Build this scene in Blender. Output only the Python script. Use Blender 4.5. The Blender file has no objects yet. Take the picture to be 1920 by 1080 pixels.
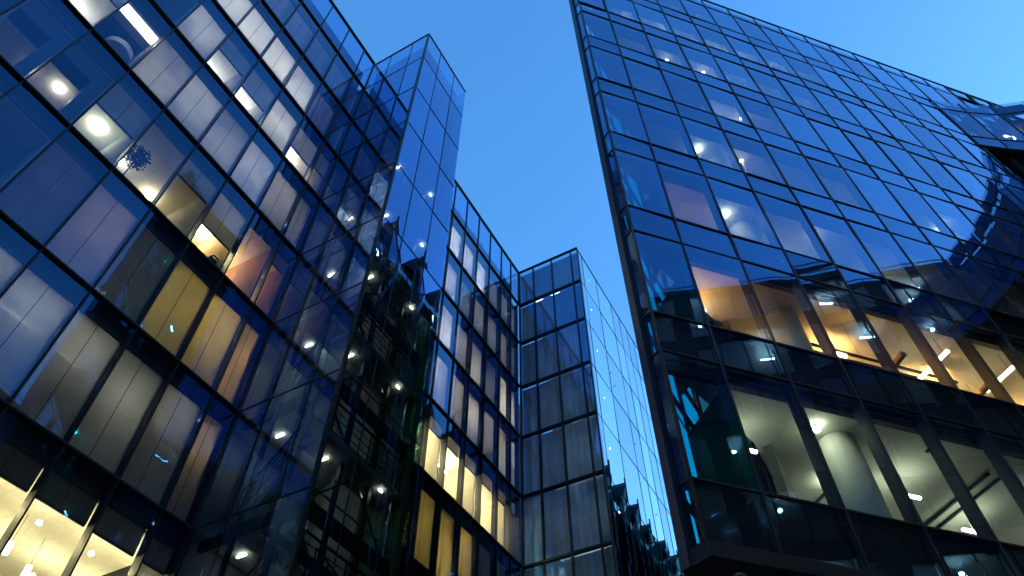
import bpy, math, random
from mathutils import Vector
random.seed(7)
R = math.radians
CZ = 1.6                                   # eye height above the pavement
scene = bpy.context.scene
col = scene.collection

# ------------------------------------------------------------------ camera
YAW, PITCH, FPX = R(28.87), R(51.0), 1330.2
cam = bpy.data.cameras.new('camera'); camo = bpy.data.objects.new('camera', cam); col.objects.link(camo)
cam.sensor_width = 36; cam.lens = 36 * FPX / 1920; cam.clip_end = 3000; cam.clip_start = 0.1
camo.location = (0, 0, CZ); camo.rotation_euler = (R(90) + PITCH, 0, YAW)
scene.camera = camo
scene.view_settings.view_transform = 'Standard'; scene.view_settings.look = 'None'
scene.view_settings.exposure = 2.9; scene.view_settings.gamma = 1
cy = scene.cycles
cy.use_denoising = True; cy.max_bounces = 9; cy.diffuse_bounces = 4; cy.glossy_bounces = 4
cy.transmission_bounces = 4; cy.transparent_max_bounces = 24; cy.sample_clamp_indirect = 6; cy.sample_clamp_direct = 0
cy.caustics_reflective = False; cy.caustics_refractive = False

# ------------------------------------------------------------------ sky
SUN_EL, SUN_AZ = R(4.0), R(48)             # azimuth clockwise from +Y
world = bpy.data.worlds.new('World'); scene.world = world; world.use_nodes = True
nt = world.node_tree; nt.nodes.clear()
o_ = nt.nodes.new('ShaderNodeOutputWorld'); b_ = nt.nodes.new('ShaderNodeBackground')
s_ = nt.nodes.new('ShaderNodeTexSky'); s_.sky_type = 'NISHITA'; s_.sun_disc = False
s_.sun_elevation = SUN_EL; s_.sun_rotation = SUN_AZ; s_.altitude = 0; s_.air_density = 1.0; s_.dust_density = 1.6; s_.ozone_density = 3.0
m_ = nt.nodes.new('ShaderNodeMixRGB'); m_.blend_type = 'MULTIPLY'; m_.inputs[0].default_value = 1
m_.inputs[2].default_value = (0.52, 0.88, 1.10, 1)
nt.links.new(s_.outputs[0], m_.inputs[1]); nt.links.new(m_.outputs[0], b_.inputs[0]); nt.links.new(b_.outputs[0], o_.inputs[0])
b_.inputs[1].default_value = 0.15

# ------------------------------------------------------------------ sun (all but set)
sl = bpy.data.lights.new('sun', 'SUN'); sl.energy = 0.04; sl.angle = R(12); sl.color = (1, .8, .6)
so = bpy.data.objects.new('sun', sl); col.objects.link(so)
so.rotation_euler = (R(90) - SUN_EL, 0, math.pi - SUN_AZ)

# ------------------------------------------------------------------ materials
MAT = {}
def nodes(name):
    m = bpy.data.materials.new(name); m.use_nodes = True; t = m.node_tree; t.nodes.clear(); MAT[name] = m
    out = t.nodes.new('ShaderNodeOutputMaterial')
    return m, t, out
def N(t, kind, **kw):
    n = t.nodes.new(kind)
    for k, v in kw.items(): setattr(n, k, v)
    return n
def math_(t, op, a, b=None, clamp=False):
    n = N(t, 'ShaderNodeMath', operation=op); n.use_clamp = clamp
    for i, v in enumerate((a, b)):
        if v is None: continue
        if isinstance(v, (int, float)): n.inputs[i].default_value = v
        else: t.links.new(v, n.inputs[i])
    return n.outputs[0]
def plain(name, c, rough=.6, metal=0., var=.12, scale=3., bump=0., spec=.4):
    m, t, out = nodes(name)
    p = N(t, 'ShaderNodeBsdfPrincipled'); p.inputs['Roughness'].default_value = rough; p.inputs['Metallic'].default_value = metal
    p.inputs['Specular IOR Level'].default_value = spec
    tc = N(t, 'ShaderNodeTexCoord'); no = N(t, 'ShaderNodeTexNoise'); no.inputs['Scale'].default_value = scale; no.inputs['Detail'].default_value = 6
    t.links.new(tc.outputs['Object'], no.inputs['Vector'])
    r = N(t, 'ShaderNodeMixRGB'); r.inputs[1].default_value = (*[x * (1 - var) for x in c], 1); r.inputs[2].default_value = (*[min(1, x * (1 + var)) for x in c], 1)
    t.links.new(no.outputs[0], r.inputs[0]); t.links.new(r.outputs[0], p.inputs['Base Color'])
    if bump:
        b = N(t, 'ShaderNodeBump'); b.inputs['Distance'].default_value = bump; t.links.new(no.outputs[0], b.inputs['Height']); t.links.new(b.outputs[0], p.inputs['Normal'])
    t.links.new(p.outputs[0], out.inputs[0])
    return m
def glass(name, tint, refl, r0=.12, ex=4., wave=.0025, wscale=.45):
    m, t, out = nodes(name)
    tc = N(t, 'ShaderNodeTexCoord'); no = N(t, 'ShaderNodeTexNoise'); no.inputs['Scale'].default_value = wscale; no.inputs['Detail'].default_value = 1.5
    t.links.new(tc.outputs['Object'], no.inputs['Vector'])
    b = N(t, 'ShaderNodeBump'); b.inputs['Distance'].default_value = wave; b.inputs['Strength'].default_value = 1; t.links.new(no.outputs[0], b.inputs['Height'])
    g = N(t, 'ShaderNodeNewGeometry')
    dot = N(t, 'ShaderNodeVectorMath', operation='DOT_PRODUCT'); t.links.new(g.outputs['Normal'], dot.inputs[0]); t.links.new(g.outputs['Incoming'], dot.inputs[1])
    c = math_(t, 'ABSOLUTE', dot.outputs['Value']); c = math_(t, 'SUBTRACT', 1., c, True); c = math_(t, 'POWER', c, ex)
    c = math_(t, 'MULTIPLY', c, 1 - r0); c = math_(t, 'ADD', c, r0, True)
    oi = N(t, 'ShaderNodeObjectInfo'); rv = math_(t, 'ADD', math_(t, 'MULTIPLY', oi.outputs['Random'], .30), .85); c = math_(t, 'MULTIPLY', c, rv, True)
    g5 = math_(t, 'POWER', math_(t, 'SUBTRACT', 1., math_(t, 'ABSOLUTE', dot.outputs['Value']), True), 3.2)
    cm = N(t, 'ShaderNodeMixRGB'); cm.inputs[1].default_value = (*refl, 1); cm.inputs[2].default_value = (.85, .95, 1, 1); t.links.new(g5, cm.inputs[0])
    tr = N(t, 'ShaderNodeBsdfTransparent'); tr.inputs[0].default_value = (*tint, 1)
    gl = N(t, 'ShaderNodeBsdfGlossy'); gl.inputs['Roughness'].default_value = 0.0; t.links.new(cm.outputs[0], gl.inputs[0]); t.links.new(b.outputs[0], gl.inputs['Normal'])
    mx = N(t, 'ShaderNodeMixShader'); t.links.new(c, mx.inputs[0]); t.links.new(tr.outputs[0], mx.inputs[1]); t.links.new(gl.outputs[0], mx.inputs[2])
    st = N(t, 'ShaderNodeTexNoise'); st.inputs['Scale'].default_value = 1; st.inputs['Detail'].default_value = 5; mp = N(t, 'ShaderNodeMapping'); mp.inputs['Scale'].default_value = (2.2, 2.2, .25)
    t.links.new(tc.outputs['Object'], mp.inputs[0]); t.links.new(mp.outputs[0], st.inputs['Vector'])
    df = N(t, 'ShaderNodeBsdfDiffuse'); df.inputs[0].default_value = (.35, .36, .38, 1); dm = N(t, 'ShaderNodeMixShader')
    t.links.new(math_(t, 'MULTIPLY', math_(t, 'SUBTRACT', st.outputs[0], .42, True), .06), dm.inputs[0]); t.links.new(mx.outputs[0], dm.inputs[1]); t.links.new(df.outputs[0], dm.inputs[2])
    t.links.new(dm.outputs[0], out.inputs[0])
    return m
def blind(name, c, trans=.55, pitch=.07, amp=.22, vert=False):
    m, t, out = nodes(name)
    tc = N(t, 'ShaderNodeTexCoord'); w = N(t, 'ShaderNodeTexWave'); w.bands_direction = 'Z'
    w.inputs['Scale'].default_value = .314159 / pitch * 1.0; w.inputs['Distortion'].default_value = 0
    if vert:
        w.bands_direction = 'X'; w.inputs['Scale'].default_value = .9; w.inputs['Distortion'].default_value = 2.5; w.inputs['Detail'].default_value = 2
    t.links.new(tc.outputs['Object'], w.inputs['Vector'])
    no = N(t, 'ShaderNodeTexNoise'); no.inputs['Scale'].default_value = 1.3; no.inputs['Detail'].default_value = 4; t.links.new(tc.outputs['Object'], no.inputs['Vector'])
    oi = N(t, 'ShaderNodeObjectInfo'); f = math_(t, 'MULTIPLY', w.outputs['Fac'], amp); f2 = math_(t, 'MULTIPLY', no.outputs[0], .35); f = math_(t, 'ADD', f, f2); f = math_(t, 'SUBTRACT', 1.1, f); f = math_(t, 'MULTIPLY', f, math_(t, 'ADD', math_(t, 'MULTIPLY', oi.outputs['Random'], .35), .75))
    r = N(t, 'ShaderNodeMixRGB', blend_type='MULTIPLY'); r.inputs[0].default_value = 1; r.inputs[1].default_value = (*c, 1); t.links.new(f, r.inputs[2])
    d = N(t, 'ShaderNodeBsdfDiffuse'); tl = N(t, 'ShaderNodeBsdfTranslucent'); t.links.new(r.outputs[0], d.inputs[0]); t.links.new(r.outputs[0], tl.inputs[0])
    mx = N(t, 'ShaderNodeMixShader'); mx.inputs[0].default_value = trans; t.links.new(d.outputs[0], mx.inputs[1]); t.links.new(tl.outputs[0], mx.inputs[2])
    t.links.new(mx.outputs[0], out.inputs[0])
    return m
def lamp(name, c, s):
    m, t, out = nodes(name)
    e = N(t, 'ShaderNodeEmission'); e.inputs[0].default_value = (*c, 1); e.inputs[1].default_value = s
    t.links.new(e.outputs[0], out.inputs[0]); return m

plain('frame', (.008, .010, .013), .5, .0, spec=.25)
plain('rail_edge', (.05, .06, .07), .4, .5)
plain('fin', (.012, .02, .04), .5, .0)
plain('spandrel', (.010, .022, .05), .5)
plain('panel_blue', (.004, .016, .05), .5)
def tiles(name, c, size=.6):
    m = plain(name, c, .9, scale=9); t = m.node_tree; p = [n for n in t.nodes if n.type == 'BSDF_PRINCIPLED'][0]
    src = p.inputs['Base Color'].links[0].from_socket; tc = [n for n in t.nodes if n.type == 'TEX_COORD'][0]
    b = N(t, 'ShaderNodeTexBrick'); b.offset = 0; b.squash = 1; b.inputs['Scale'].default_value = 1; b.inputs['Brick Width'].default_value = size; b.inputs['Row Height'].default_value = size
    b.inputs['Mortar Size'].default_value = .012; b.inputs['Color1'].default_value = (1, 1, 1, 1); b.inputs['Color2'].default_value = (.93, .93, .93, 1); b.inputs['Mortar'].default_value = (.85, .85, .85, 1)
    t.links.new(tc.outputs['Object'], b.inputs['Vector']); x = N(t, 'ShaderNodeMixRGB', blend_type='MULTIPLY'); x.inputs[0].default_value = 1
    t.links.new(src, x.inputs[1]); t.links.new(b.outputs['Color'], x.inputs[2]); t.links.new(x.outputs[0], p.inputs['Base Color'])
tiles('ceiling', (.66, .64, .58)); tiles('ceiling_r', (.55, .55, .50), 1.2)
plain('wall', (.55, .52, .46), .9)
plain('partition', (.35, .34, .33), .9)
plain('white', (.75, .75, .72), .6)
plain('column', (.72, .72, .66), .55)
plain('green', (.05, .16, .06), .5, scale=1.5, var=.3)
plain('dark', (.009, .011, .014), .6, spec=.2)
plain('roof_grey', (.06, .07, .09), .8)
plain('alley', (.10, .11, .12), .8)
plain('steel', (.35, .37, .38), .22, .9)
plain('red', (.28, .03, .02), .4)
plain('stair', (.22, .22, .21), .8)
plain('concrete', (.18, .18, .17), .9, scale=1.2)
plain('stone', (.035, .035, .04), .8, scale=.8)
plain('paving', (.16, .155, .15), .85, scale=2)
plain('leaf', (.02, .05, .03), .6)
plain('bark', (.05, .045, .04), .9)
plain('chrome', (.16, .17, .17), .18, 1., scale=2, bump=.03)
plain('brown_wall', (.42, .27, .17), .9)
plain('warm_wall', (.55, .42, .24), .9)
glass('glass_near', (.84, .88, .88), (.12, .42, .80), .10, 3.6)
glass('glass_parapet', (.45, .62, .78), (.1, .40, .9), .13, 3.6)
glass('glass_tower', (.52, .68, .68), (.10, .36, .85), .30, 2.6, .003)
glass('glass_green', (.38, .48, .42), (.25, .38, .5), .05, 5, .003, .6)
glass('glass_wing', (.66, .76, .80), (.10, .45, .95), .16, 3.4)
glass('glass_mirror', (.35, .45, .6), (.80, .93, 1.0), .45, 1.5, .0015, .3)
glass('glass_right', (.72, .80, .78), (.09, .42, .92), .11, 3.0, .010, .3)
glass('glass_curved', (.6, .66, .66), (.04, .28, .72), .07, 3.6, .006, .3)
glass('glass_opposite', (.9, .88, .84), (.2, .4, .8), .06, 4.5)
glass('glass_teal', (.0, .85, .9), (.2, .6, .7), .05, 5)
blind('blind_white', (.76, .74, .70), .55)
blind('blind_slate', (.17, .185, .20), .35)
blind('blind_cream', (.74, .66, .42), .55)
blind('blind_grey', (.56, .55, .52), .5)
blind('blind_violet', (.46, .42, .56), .5)
m = blind('blind_venetian', (.56, .56, .52), .5, amp=.35); t = m.node_tree; o = [n for n in t.nodes if n.type == 'OUTPUT_MATERIAL'][0]
mx = N(t, 'ShaderNodeMixShader'); mx.inputs[0].default_value = .03; tr = N(t, 'ShaderNodeBsdfTransparent'); t.links.new(o.inputs[0].links[0].from_socket, mx.inputs[1]); t.links.new(tr.outputs[0], mx.inputs[2]); t.links.new(mx.outputs[0], o.inputs[0])
blind('curtain', (.50, .52, .52), .5, vert=True, amp=.10)
LC = {'P': (1., .68, .38), 'T': (1., .8, .5), 'W': (.97, .97, .86), 'K': (.66, .9, 1.), 'C': (1., .93, .78), 'Y': (1., .84, .42), 'O': (1., .50, .13), 'G': (.92, 1., .72)}
LM = {}
def lm(k, s):
    s = round(s, 1)
    if (k, s) not in LM: LM[(k, s)] = lamp('lamp_%s_%d' % (k, int(s * 10)), LC[k], s)
    return LM[(k, s)]

# ------------------------------------------------------------------ mesh helpers
class Fr:                                  # a facade frame: s along, d inward, z up (z counted from the eye)
    def __init__(f, o, t, n): f.o = Vector((*o, 0)); f.t = Vector((*t, 0)); f.n = Vector((*n, 0))
    def p(f, s, d, z): v = f.o + f.t * s + f.n * d; return (v.x, v.y, z + CZ)
class MB:
    def __init__(m): m.v = []; m.f = []; m.mi = []; m.cur = 0
    def poly(m, pts):
        i = len(m.v); m.v += [tuple(p) for p in pts]; m.f.append(tuple(range(i, i + len(pts)))); m.mi.append(m.cur)
    def hexa(m, P):
        i = len(m.v); m.v += [tuple(p) for p in P]
        for q in ((0, 3, 2, 1), (4, 5, 6, 7), (0, 1, 5, 4), (1, 2, 6, 5), (2, 3, 7, 6), (3, 0, 4, 7)):
            m.f.append(tuple(i + k for k in q)); m.mi.append(m.cur)
    def box(m, F, s0, s1, d0, d1, z0, z1):
        m.hexa([F.p(s0, d0, z0), F.p(s1, d0, z0), F.p(s1, d1, z0), F.p(s0, d1, z0), F.p(s0, d0, z1), F.p(s1, d0, z1), F.p(s1, d1, z1), F.p(s0, d1, z1)])
    def prism(m, pts, z0, z1, bot=None):
        n = len(pts); i = len(m.v)
        m.v += [(x, y, z0 + CZ) for x, y in pts] + [(x, y, z1 + CZ) for x, y in pts]
        m.f.append(tuple(i + k for k in reversed(range(n)))); m.mi.append(m.cur if bot is None else bot)
        m.f.append(tuple(i + n + k for k in range(n))); m.mi.append(m.cur)
        for k in range(n):
            j = (k + 1) % n; m.f.append((i + k, i + j, i + n + j, i + n + k)); m.mi.append(m.cur)
    def bar(m, a, b, w, h=None):
        a = Vector(a); b = Vector(b); d = (b - a).normalized(); h = h or w
        u = d.cross(Vector((0, 0, 1)))
        if u.length < .01: u = Vector((1, 0, 0))
        u.normalize(); k = u.cross(d).normalized(); u = u * w / 2; k = k * h / 2
        m.hexa([a - u - k, a + u - k, a + u + k, a - u + k, b - u - k, b + u - k, b + u + k, b - u + k])
    def tube(m, pts, rr, n=10, cap=True):
        rr = rr if isinstance(rr, (list, tuple)) else [rr] * len(pts); pts = [Vector(p) for p in pts]; i = len(m.v)
        for k, p in enumerate(pts):
            d = (pts[min(k + 1, len(pts) - 1)] - pts[max(k - 1, 0)]).normalized()
            u = d.cross(Vector((0, 0, 1)))
            if u.length < .05: u = Vector((1, 0, 0))
            u.normalize(); w = d.cross(u)
            for a in range(n): m.v.append(tuple(p + (u * math.cos(a * 2 * math.pi / n) + w * math.sin(a * 2 * math.pi / n)) * rr[k]))
        for k in range(len(pts) - 1):
            for a in range(n):
                b = (a + 1) % n; m.f.append((i + k * n + a, i + k * n + b, i + (k + 1) * n + b, i + (k + 1) * n + a)); m.mi.append(m.cur)
        if cap:
            m.f.append(tuple(i + a for a in reversed(range(n)))); m.mi.append(m.cur)
            m.f.append(tuple(i + (len(pts) - 1) * n + a for a in range(n))); m.mi.append(m.cur)
    def ball(m, c, r, sq=1., n=14):
        c = Vector(c); pts = []; rr = []
        for k in range(n + 1):
            a = math.pi * k / n; pts.append(c + Vector((0, 0, -math.cos(a) * r * sq))); rr.append(max(.002, math.sin(a) * r))
        m.tube(pts, rr, 16)
    def build(m, name, mats, parent=None, smooth=False):
        me = bpy.data.meshes.new(name); me.from_pydata(m.v, [], m.f); 
        for x in (mats if isinstance(mats, (list, tuple)) else [mats]): me.materials.append(MAT[x] if isinstance(x, str) else x)
        for p, k in zip(me.polygons, m.mi): p.material_index = k; p.use_smooth = smooth
        me.update(); o = bpy.data.objects.new(name, me); col.objects.link(o); o.parent = parent
        if parent is not None and parent.parent is None and parent.type == 'EMPTY': o.location = -parent.location
        return o
def thing(name, label, cat, loc=(0, 0, 0), group=None):
    o = bpy.data.objects.new(name, None); o.location = loc; col.objects.link(o); o['label'] = label; o['category'] = cat
    if group: o['group'] = group
    return o
def tag(o, label, cat, group=None):
    o['label'] = label; o['category'] = cat
    if group: o['group'] = group
    return o

# ------------------------------------------------------------------ one facade cell
def cell(F, b, s0, s1, z0, z1, gl, mw=.045, th=.065, fin=.3, name='window', bl=None, blm='blind_white', bd=.36, drop=1., sp=.45,
         last=False, panel=None, finmat='fin', proud=.035, seams=1, inset=.05, tilt=.004, frame='frame', fd=.10):
    m = MB()
    m.box(F, s0 - mw / 2, s0 + mw / 2, -.01, fd, z0 + th / 2, z1 - th / 2)
    m.box(F, s0 - mw / 2, s1 - mw / 2, -proud, fd + .01, z0 - th / 2, z0 + th / 2)
    if last: m.box(F, s1 - mw / 2, s1 + mw / 2, -.01, fd, z0 - th / 2, z1 - th / 2)
    mats = [frame, finmat, 'rail_edge']
    m.cur = 2
    if proud > .034: m.box(F, s0 - mw / 2, s1 - mw / 2, -proud - .02, -proud - .001, z0 + th / 2 - .03, z0 + th / 2 - .005)
    m.cur = 1
    if fin: m.box(F, s0 - mw * .4, s0 + mw * .4, fd + .012, fin, z0 + th / 2, z1 - th / 2); m.box(F, s0 - mw / 2, s1 - mw / 2, fd + .012, fin + .02, z0 - .03, z0 + .03)
    w = m.build(name, mats, b)
    g = MB(); j = lambda: random.uniform(-tilt, tilt)
    q_ = min(.05, fd * .5); g.poly([F.p(s0, q_ + j(), z0), F.p(s1, q_ + j(), z0), F.p(s1, q_ + j(), z1), F.p(s0, q_ + j(), z1)])
    pane = g.build('glass_pane', gl, w); 
    if bl:
        q = MB(); zt = z1 - sp + .05; zb = zt - (zt - z0) * drop
        q.box(F, s0 + inset * .5, s1 - inset * .5, bd, bd + .012, zb + (0.03 if drop == 1 else 0), zt)
        q.cur = 1
        for k in range(seams):
            c = s0 + (s1 - s0) * (k + 1) / (seams + 1); q.box(F, c - .008, c + .008, bd - .006, bd - .001, zb, zt)
        if drop < 1: q.box(F, s0 + inset, s1 - inset, bd - .02, bd + .03, zb - .05, zb - .001)
        q.build('blind', [blm, 'fin'], w)
    if panel:
        q = MB(); q.box(F, s0 + .04, s1 - .04, .16, .2, z0 + .03, z1 - .03); q.build('backing_panel', panel, w)
    return w
LV = {'B': 5.2, 'H': 1.2, 'Q': .75, 'R': .5}
def light(F, b, s, d, z, k, st, ln=.8, wd=.12, up=False):
    if up:
        m = MB(); m.box(F, s - ln / 2, s + ln / 2, d, d + wd * .6, z - .49, z - .44)
        m.cur = 1; m.box(F, s - .01, s + .01, d + .02, d + .04, z - .439, z); return m.build('ceiling_light', [lm(k, st), 'white'], b)
    m = MB(); m.box(F, s - ln / 2, s + ln / 2, d, d + wd, z - .05, z); m.cur = 1; m.box(F, s - ln / 2 - .02, s + ln / 2 + .02, d - .02, d + wd + .02, z + .001, z + .03)
    return m.build('ceiling_light', [lm(k, st), 'white'], b)
def globe(F, b, s, d, z, k, st, r=.1):
    st *= .1
    m = MB(); m.ball(F.p(s, d, z - r * .8), r, .8); m.cur = 1; m.tube([F.p(s, d, z - .02), F.p(s, d, z + .01)], r * .6)
    return m.build('ceiling_lamp', [lm(k, st), 'white'], b, True)

ZF = [-1.55, 2.35, 6.28, 10.21, 14.15, 18.10, 22.06, 26.0, 29.88, 33.76, 37.6, 41.25]     # floor lines of the left row of blocks
# ================================================================== NEAR BLOCK (x = -15, y -12 .. 10.26)
FL = Fr((-15, 0), (0, 1), (-1, 0))
near = thing('office_building', 'near glass office block at left with lit rooms and blinds behind dark mullions', 'building', (-15, 0, 0))
SL = [-11.625 + 1.5 * k for k in range(14)] + [9.3, 10.26]      # bay lines, column 6 is y -2.625
C0 = 6
# state of each cell: kind, blind, lamp colour, strength, drop
W, Cc, Y, O = 'W', 'C', 'Y', 'O'
T = {}
def S(r, cs, *v):
    for c in cs: T[(r, c)] = v
S(7, [2, 3, 4, 5, 6, 7], 'B', 'blind_violet', W, 1.2, 1); S(7, [8], 'N')
S(6, [3], 'B', 'blind_white', W, 30, 1); S(6, [4], 'B', 'blind_white', W, 38, 1); S(6, [5], 'B', 'blind_white', W, 40, 1)
S(6, [6], 'B', 'blind_white', W, 34, 1); S(6, [7], 'B', 'blind_violet', W, 2, 1); S(6, [8], 'N')
S(5, [1, 2], 'N'); S(5, [3], 'B', 'blind_white', W, 16, 1); S(5, [4], 'H', 'blind_grey', W, 15, .35); S(5, [5], 'H', 'blind_grey', W, 28, .5)
S(5, [6], 'B', 'blind_white', W, 16, 1); S(5, [7], 'H', 'blind_grey', Cc, 55, .5); S(5, [8], 'H', 'blind_grey', Cc, 14, .4)
S(4, [0, 1], 'H', 'blind_grey', W, 9, .3); S(4, [2], 'X'); S(4, [3], 'B', 'blind_grey', Cc, 19, 1); S(4, [4], 'B', 'blind_grey', W, 19, 1)
S(4, [5], 'B', 'blind_grey', W, 20, 1); S(4, [6], 'B', 'blind_grey', W, 18, 1); S(4, [7], 'B', 'blind_grey', Cc, 15, 1); S(4, [8], 'B', 'blind_grey', W, 9, 1)
S(3, [-1, 0], 'N'); S(3, [1], 'G', 'blind_grey', Cc, 9, 0); S(3, [2], 'G', 'blind_grey', Cc, 22, 0); S(3, [3], 'G', 'blind_grey', 'G', 42, .42)
S(3, [4], 'G', 'blind_grey', Cc, 45, 0); S(3, [5], 'G', 'blind_grey', Y, 60, .3); S(3, [6], 'G', 'blind_grey', Y, 75, .55)
S(3, [7], 'H', 'blind_grey', 'P', 16, 0); S(3, [8], 'H', 'blind_grey', 'P', 13, .2)
S(2, [0, 1, 2], 'N'); S(2, [3], 'B', 'blind_violet', 'P', 1.0, 1); S(2, [4], 'B', 'blind_grey', 'P', 5, 1); S(2, [5], 'B', 'blind_venetian', W, 2.2, 1)
S(2, [6], 'B', 'blind_cream', Y, 9, 1); S(2, [7], 'B', 'blind_cream', Y, 15, 1); S(2, [8], 'B', 'blind_cream', 'P', 17, 1)
S(1, [3], 'B', 'blind_venetian', W, 4, 1); S(1, [4], 'B', 'blind_venetian', W, 9, 1); S(1, [5], 'B', 'blind_venetian', Cc, 7, 1); S(1, [6], 'B', 'blind_venetian', Cc, 7, 1)
S(1, [7], 'B', 'blind_venetian', Cc, 7, 1); S(1, [8], 'B', 'blind_venetian', 'P', 9, 1)
S(0, [4, 5, 6, 7, 8], 'Q', 'blind_slate', Y, 34, .2)
rear = MB(); nwin = 0
for r in range(-2, 9):
    z0, z1 = ZF[r + 2], ZF[r + 3]
    for ci in range(len(SL) - 1):
        c = ci - C0; s0, s1 = SL[ci], SL[ci + 1]; L = ci == len(SL) - 2
        vis = (c >= 4 or (c >= 3 and r >= 1) or (c >= -1 and r in (2, 3)) or (c >= 0 and r >= 4)) and r >= 0
        if r == 8: 
            if c >= 2: cell(FL, near, s0, s1, z0, z1, 'glass_parapet', fin=0, name='parapet_panel', last=L)
            else: rear.box(FL, s0 - .035, s0 + .035, -.02, .1, z0, z1)
            continue
        if not vis:
            rear.box(FL, s0 - .035, s0 + .035, -.02, .1, z0 + .07, z1 - .07); rear.box(FL, s0, s1, -.06, .12, z0 - .07, z0 + .07)
            rear.cur = 1; rear.poly([FL.p(s0, .05, z0), FL.p(s1, .05, z0), FL.p(s1, .05, z1), FL.p(s0, .05, z1)]); rear.cur = 0
            continue
        t = T.get((r, c), ('N',)); nwin += 1
        kw = {}
        if t[0] in 'BHQG' and t[4] > 0: kw = dict(bl=True, blm=t[1], drop=t[4])
        w = cell(FL, near, s0, s1, z0, z1, 'glass_near', last=L, **kw)
        zc = z1 - .5; mid = (s0 + s1) / 2
        if t[0] in 'BHQ' and t[3]:
            if t[0] == 'B' and r == 1: light(FL, near, mid, random.uniform(1.0, 1.3), zc - random.uniform(.1, 1.2), t[2], t[3] * 2.8, (s1 - s0) * .8, .045)
            elif t[0] == 'B': light(FL, near, mid + random.uniform(-.3, .3), random.uniform(1.7, 2.3), zc - random.uniform(.3, 1.3), t[2], t[3] * LV['B'], min(.8, (s1 - s0) * .6))
            elif t[0] == 'H': light(FL, near, mid, 2.2, zc, t[2], t[3] * LV['H'] * .6, min(.8, (s1 - s0) * .6), up=True)
            else:
                for q in (1.3, 3.4): globe(FL, near, mid + .2, q, zc - .5, t[2], 700, .06)
o = rear.build('rear_window', ['frame', 'glass_near'], near); o['kind'] = 'stuff'
# coping and deep corner post
m = MB(); m.box(FL, SL[0], 10.26, -.05, .1, 41.25, 41.33); m.build('coping', 'frame', near)
# slabs, ceilings, partitions
for r in range(-2, 9):
    z0, z1 = ZF[r + 2], ZF[r + 3]
    m = MB(); m.box(FL, -11.6, 10.2, .325, 6.2, z0 - .45, z0 - .02); m.cur = 1; m.box(FL, -11.6, 10.2, .42, 6.0, z0 - .49, z0 - .452)
    m.build('floor_slab', ['spandrel', 'ceiling'], near)
for r in range(0, 8):
    z0, z1 = ZF[r + 2], ZF[r + 3]
    for ci in range(3, len(SL)):
        c = ci - C0
        if r == 0 and c > 4: continue
        a, b2 = T.get((r, c - 1), ('N',)), T.get((r, c), ('N',))
        if a[0] == 'G' and b2[0] == 'G' and c in (2, 5): continue
        m = MB(); s = SL[ci] if c < 9 else 10.18
        m.box(FL, s - .04, s + .04, .38, 5.2, z0 - .015, z1 - .495); m.build('partition_wall', 'partition' if not (r == 3 and c >= 7) else 'brown_wall', near)
    m = MB(); m.box(FL, -11.6, 10.2, 5.2, 5.35, z0 - .015, z1 - .495); m.build('back_wall', 'wall', near)
m = MB(); m.box(FL, -11.6, 10.2, 6.2, 16, -1.58, 38.2); m.build('core', 'concrete', near)
m = MB(); m.box(FL, -11.6, 10.2, .5, 6.2, 37.4+.19, 37.8); m.build('roof', 'dark', near)
# round ceiling lamps of the bright third-floor rooms
for s, d, k, st, r_ in [(.28, 2.4, Cc, 26, .05), (1.15, 2.1, Cc, 60, .085), (2.66, 2.1, 'G', 130, .1), (4.0, 2.4, Cc, 90, .08), (5.4, 2.6, Y, 120, .1), (7.0, 2.1, Y, 200, .13), (7.42, 2.1, Y, 200, .12), (.9, 3.6, Cc, 60, .05), (4.6, 3.3, Cc, 200, .05), (5.9, 3.6, Y, 300, .05)]:
    globe(FL, near, s, d, 21.5, k, st, r_)
# the cell with the long white tube and the curved bowl
m = MB(); m.box(FL, .1, 1.82, .62, .70, 25.22, 25.28); m.cur = 1; m.box(FL, .1, 1.82, .45, .95, 25.38, 25.5); m.box(FL, .1, 1.82, .72, .74, 25.1, 25.37); m.build('ceiling_light', [lm(Cc, 3), 'white'], near)
m = MB(); m.box(FL, .45, 1.8, 1.3, 3.5, 25.1, 25.45); m.build('ceiling_raft', 'fin', near)
for c in (-1, 0, 1, 2):                     # deep dark bulkheads of the dim rooms
    m = MB(); s = SL[c + C0]; m.box(FL, s + .05, s + 1.44, .42, 1.0, 20.75, 21.55); m.box(FL, s + 1.1, s + 1.44, .42, 1.0, 18.1, 20.74); m.build('bulkhead', 'spandrel', near)
m = MB(); m.box(FL, -11.6, 10.2, .6, .8, 37.8, 40.3); m.build('roof_upstand', 'roof_grey', near)
m = MB(); m.box(FL, 10.21, 10.35, .13, 16, -1.58, 37.75); m.build('end_wall', 'dark', near)
dp = thing('drum_pendant', 'wide round drum lampshade in the top left room beside the long white tube', 'lamp', FL.p(1.35, 1.25, 24.0))
m = MB(); m.tube([FL.p(1.35, 1.25, 23.85), FL.p(1.35, 1.25, 24.15)], .5, 32); m.build('lamp_shade', 'white', dp); m = MB(); m.tube([FL.p(1.35, 1.25, 24.15), FL.p(1.35, 1.25, 25.5)], .01, 6); m.build('cord', 'dark', dp)

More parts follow.
